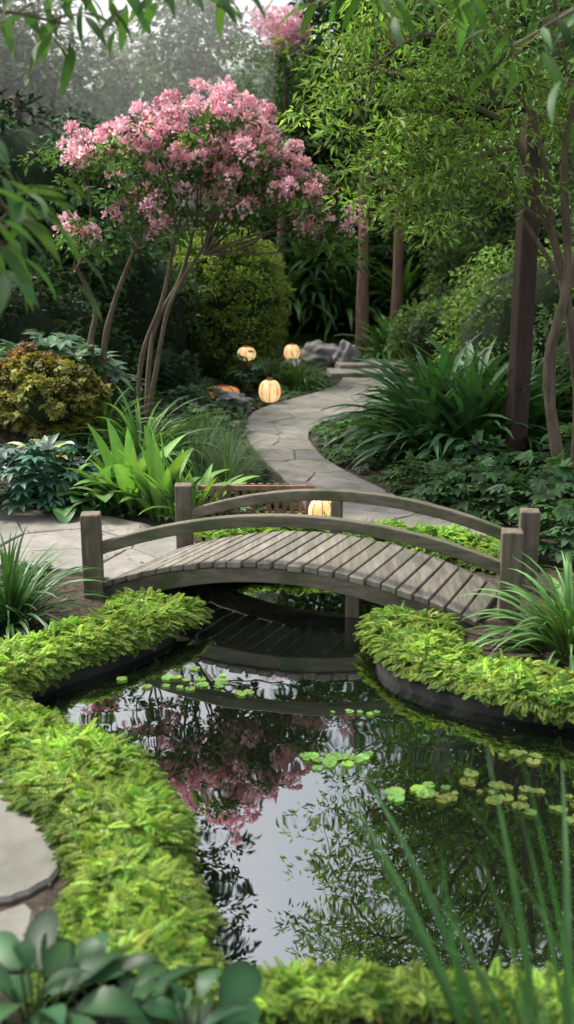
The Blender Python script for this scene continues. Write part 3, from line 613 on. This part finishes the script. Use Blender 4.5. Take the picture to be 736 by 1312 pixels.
overhang('willow_myrtle_tree',[(-2.4,3.2,.0),(-2.2,3.2,1.4),(-2.0,3.3,2.6),(-2.1,3.5,4.2)],
  [[(-2.1,3.2,2.2),(-1.5,3.1,2.5),(-.98,3.0,2.35),(-.76,2.95,2.12)],[(-2.1,3.2,2.0),(-1.5,3.1,2.3),(-1.02,3.1,2.15),(-.85,3.1,1.98)],[(-2.1,3.0,2.1),(-1.3,2.7,2.3),(-.9,2.6,2.22),(-.72,2.55,2.05)],
   [(-2.0,3.3,2.5),(-1.5,3.6,2.95),(-.9,3.8,2.97),(-.35,3.8,2.9)],[(-2.0,3.3,2.6),(-1.4,3.4,3.1),(-.7,3.5,3.0),(-.2,3.5,2.88)],[(-2.0,3.3,2.5),(-1.4,3.5,2.85),(-1.0,3.5,2.8),(-.7,3.6,2.76)]],66,.16,(.05,.115,.035))
overhang('willow_myrtle_tree',[(2.6,3.4,.0),(2.4,3.4,1.4),(2.3,3.5,2.6),(2.3,3.7,4.2)],
  [[(2.3,3.5,2.6),(1.7,3.6,2.95),(1.1,3.6,2.87),(.75,3.6,2.7)],[(2.3,3.5,2.6),(1.6,3.8,3.1),(.9,3.9,3.03),(.4,3.9,2.92)],
   [(2.3,3.5,2.5),(1.7,3.4,2.8),(1.2,3.4,2.68),(.95,3.4,2.52)],[(2.3,3.5,2.7),(1.4,3.6,3.2),(.6,3.6,3.0),(.2,3.6,2.86)]],66,.16,(.045,.105,.03))
# ---------------------------------------------------------------- lanterns
def lantern(c,r,h,amber=False,pole=0):
    e=empty('garden_lantern',c)
    mb=MB();n=20;k=12;V=[];ph=np.linspace(-1.25,1.25,k)
    for p in ph:
        for a in np.linspace(0,2*np.pi,n,endpoint=False):
            rr=r*math.cos(p)**.7*(1+.02*math.cos(a*10));V.append([rr*math.cos(a),rr*math.sin(a),h/2+h/2*math.sin(p)/math.sin(1.25)*.92])
    F=[[i*n+j,i*n+(j+1)%n,(i+1)*n+(j+1)%n,(i+1)*n+j] for i in range(k-1) for j in range(n)]
    mb.add(V,F,(1,1,1),0,True);mb.build('shade',[M_glow2 if amber else M_glow],e)
    mb=MB()
    for j in range(8):
        a=2*np.pi*j/8;tube(mb,[(r*1.03*math.cos(p)**.7*math.cos(a),r*1.03*math.cos(p)**.7*math.sin(a),h/2+h/2*math.sin(p)/math.sin(1.25)*.92) for p in np.linspace(-1.2,1.2,6)],r*.03,r*.03,0,5,3)
    tube(mb,[(0,0,h*.93),(0,0,h*.96),(0,0,h*1.04)],r*.5,r*.3,0,16,2);tube(mb,[(0,0,-.04),(0,0,0),(0,0,h*.06)],r*.6,r*.55,0,16,2)
    if pole: tube(mb,[(0,0,-pole),(0,0,-pole/2),(0,0,0)],r*.7,r*.6,0,12,2)
    mb.build('frame',[M_barkred],e)
lantern((-.24,14.15,.12),.15,.33);lantern((.09,19.0,.27),.145,.3);lantern((-.62,15.7,.56),.14,.22,pole=.46);lantern((-.93,14.5,.14),.25,.18,True);lantern((.26,7.35,.1),.1,.22)
palmplant('geranium_plant',(-.62,15.4,.1),.28,.62,90,.13,(.06,.12,.05),PALM5,M_leaf)
for (x,y,r) in((.6,19.3,(.42,.3,.26)),(1.12,18.9,(.24,.22,.28)),(.1,18.6,(.22,.2,.12)),(-.75,13.6,(.25,.2,.12)),(2.5,18.9,(.3,.22,.2))):
    mb=MB();blob(mb,(x,y,.12+r[2]*.7),r,0,4,.22,2.2);o=mb.build('boulder',[M_rock])
# lily pads
mb=MB()
def pad(x,y,r,col):
    a0=rng.uniform(0,6.28);k=22;an=a0+np.linspace(.22,2*np.pi-.22,k);rr=r*(1+.04*np.sin(an*7))
    V=np.concatenate([[[x,y,WZ+.004]],np.column_stack([x+rr*np.cos(an),y+rr*np.sin(an),WZ+.005+.004*rng.random(k)])]);mb.add(V,[[0,i+1,i+2] for i in range(k-1)],colvar(col,1,.2)[0])
for (x,y,sx,sy,n,r,col) in((-.5,4.6,.12,.06,20,.024,(.12,.21,.05)),(-.18,4.45,.03,.02,4,.026,(.12,.21,.05)),(.23,3.8,.09,.035,24,.025,(.12,.23,.05)),(.48,3.53,.05,.025,9,.028,(.11,.21,.05)),(.8,3.5,.16,.06,30,.026,(.09,.11,.03)),(.32,4.24,.06,.02,6,.02,(.12,.21,.05)),(.98,3.82,.06,.03,6,.024,(.11,.15,.04)),(1.05,3.45,.1,.1,10,.026,(.08,.13,.03))):
    for k in range(n): pad(x+rng.normal(0,sx),y+rng.normal(0,sy),r*rng.uniform(.5,1.25),col)
n=160;fx=rng.uniform(-.9,2,n);fy=rng.uniform(2.6,6.2,n);k=inside(fx,fy,POND);fx=fx[k];fy=fy[k];
inst(mb,leaf2(.5,0,0),np.column_stack([fx,fy,np.full(len(fx),WZ+.004)]),rotz(rng.uniform(0,6.28,len(fx))),rng.uniform(.006,.016,len(fx)),colvar((.12,.13,.055),len(fx)))
mb.build('lily_pads',[M_leaf])
# ---------------------------------------------------------------- light, sky, camera
EL,AZ=52,-55
w=bpy.data.worlds.new('World');scene.world=w;w.use_nodes=True;nt=w.node_tree;bg=nt.nodes['Background']
sk=nt.nodes.new('ShaderNodeTexSky');sk.sky_type='NISHITA';sk.sun_disc=False;sk.sun_elevation=R(EL);sk.sun_rotation=R(AZ);sk.dust_density=5;sk.air_density=1.0;sk.ozone_density=.6
hs=nt.nodes.new('ShaderNodeHueSaturation');hs.inputs['Saturation'].default_value=.35;hs.inputs['Value'].default_value=2.0
nt.links.new(sk.outputs[0],hs.inputs['Color']);nt.links.new(hs.outputs[0],bg.inputs[0]);bg.inputs[1].default_value=.15
sl=bpy.data.lights.new('sun','SUN');sl.energy=4.0;sl.angle=R(8);sl.color=(1,.94,.82);so=bpy.data.objects.new('sun',sl);scene.collection.objects.link(so)
el,az=R(EL),R(AZ);dv=Vector((math.sin(az)*math.cos(el),math.cos(az)*math.cos(el),math.sin(el)));so.rotation_euler=dv.to_track_quat('Z','Y').to_euler()
cam=bpy.data.cameras.new('camera');co=bpy.data.objects.new('camera',cam);scene.collection.objects.link(co);co.location=(0,0,2);co.rotation_euler=(R(90-13.7),0,0)
cam.sensor_fit='VERTICAL';cam.sensor_height=36;cam.lens=35.67;cam.clip_end=1000;cam.clip_start=.05
cam.dof.use_dof=True;cam.dof.focus_distance=6.6;cam.dof.aperture_fstop=2.0
scene.camera=co
scene.view_settings.view_transform='Standard';scene.view_settings.look='None';scene.view_settings.exposure=0
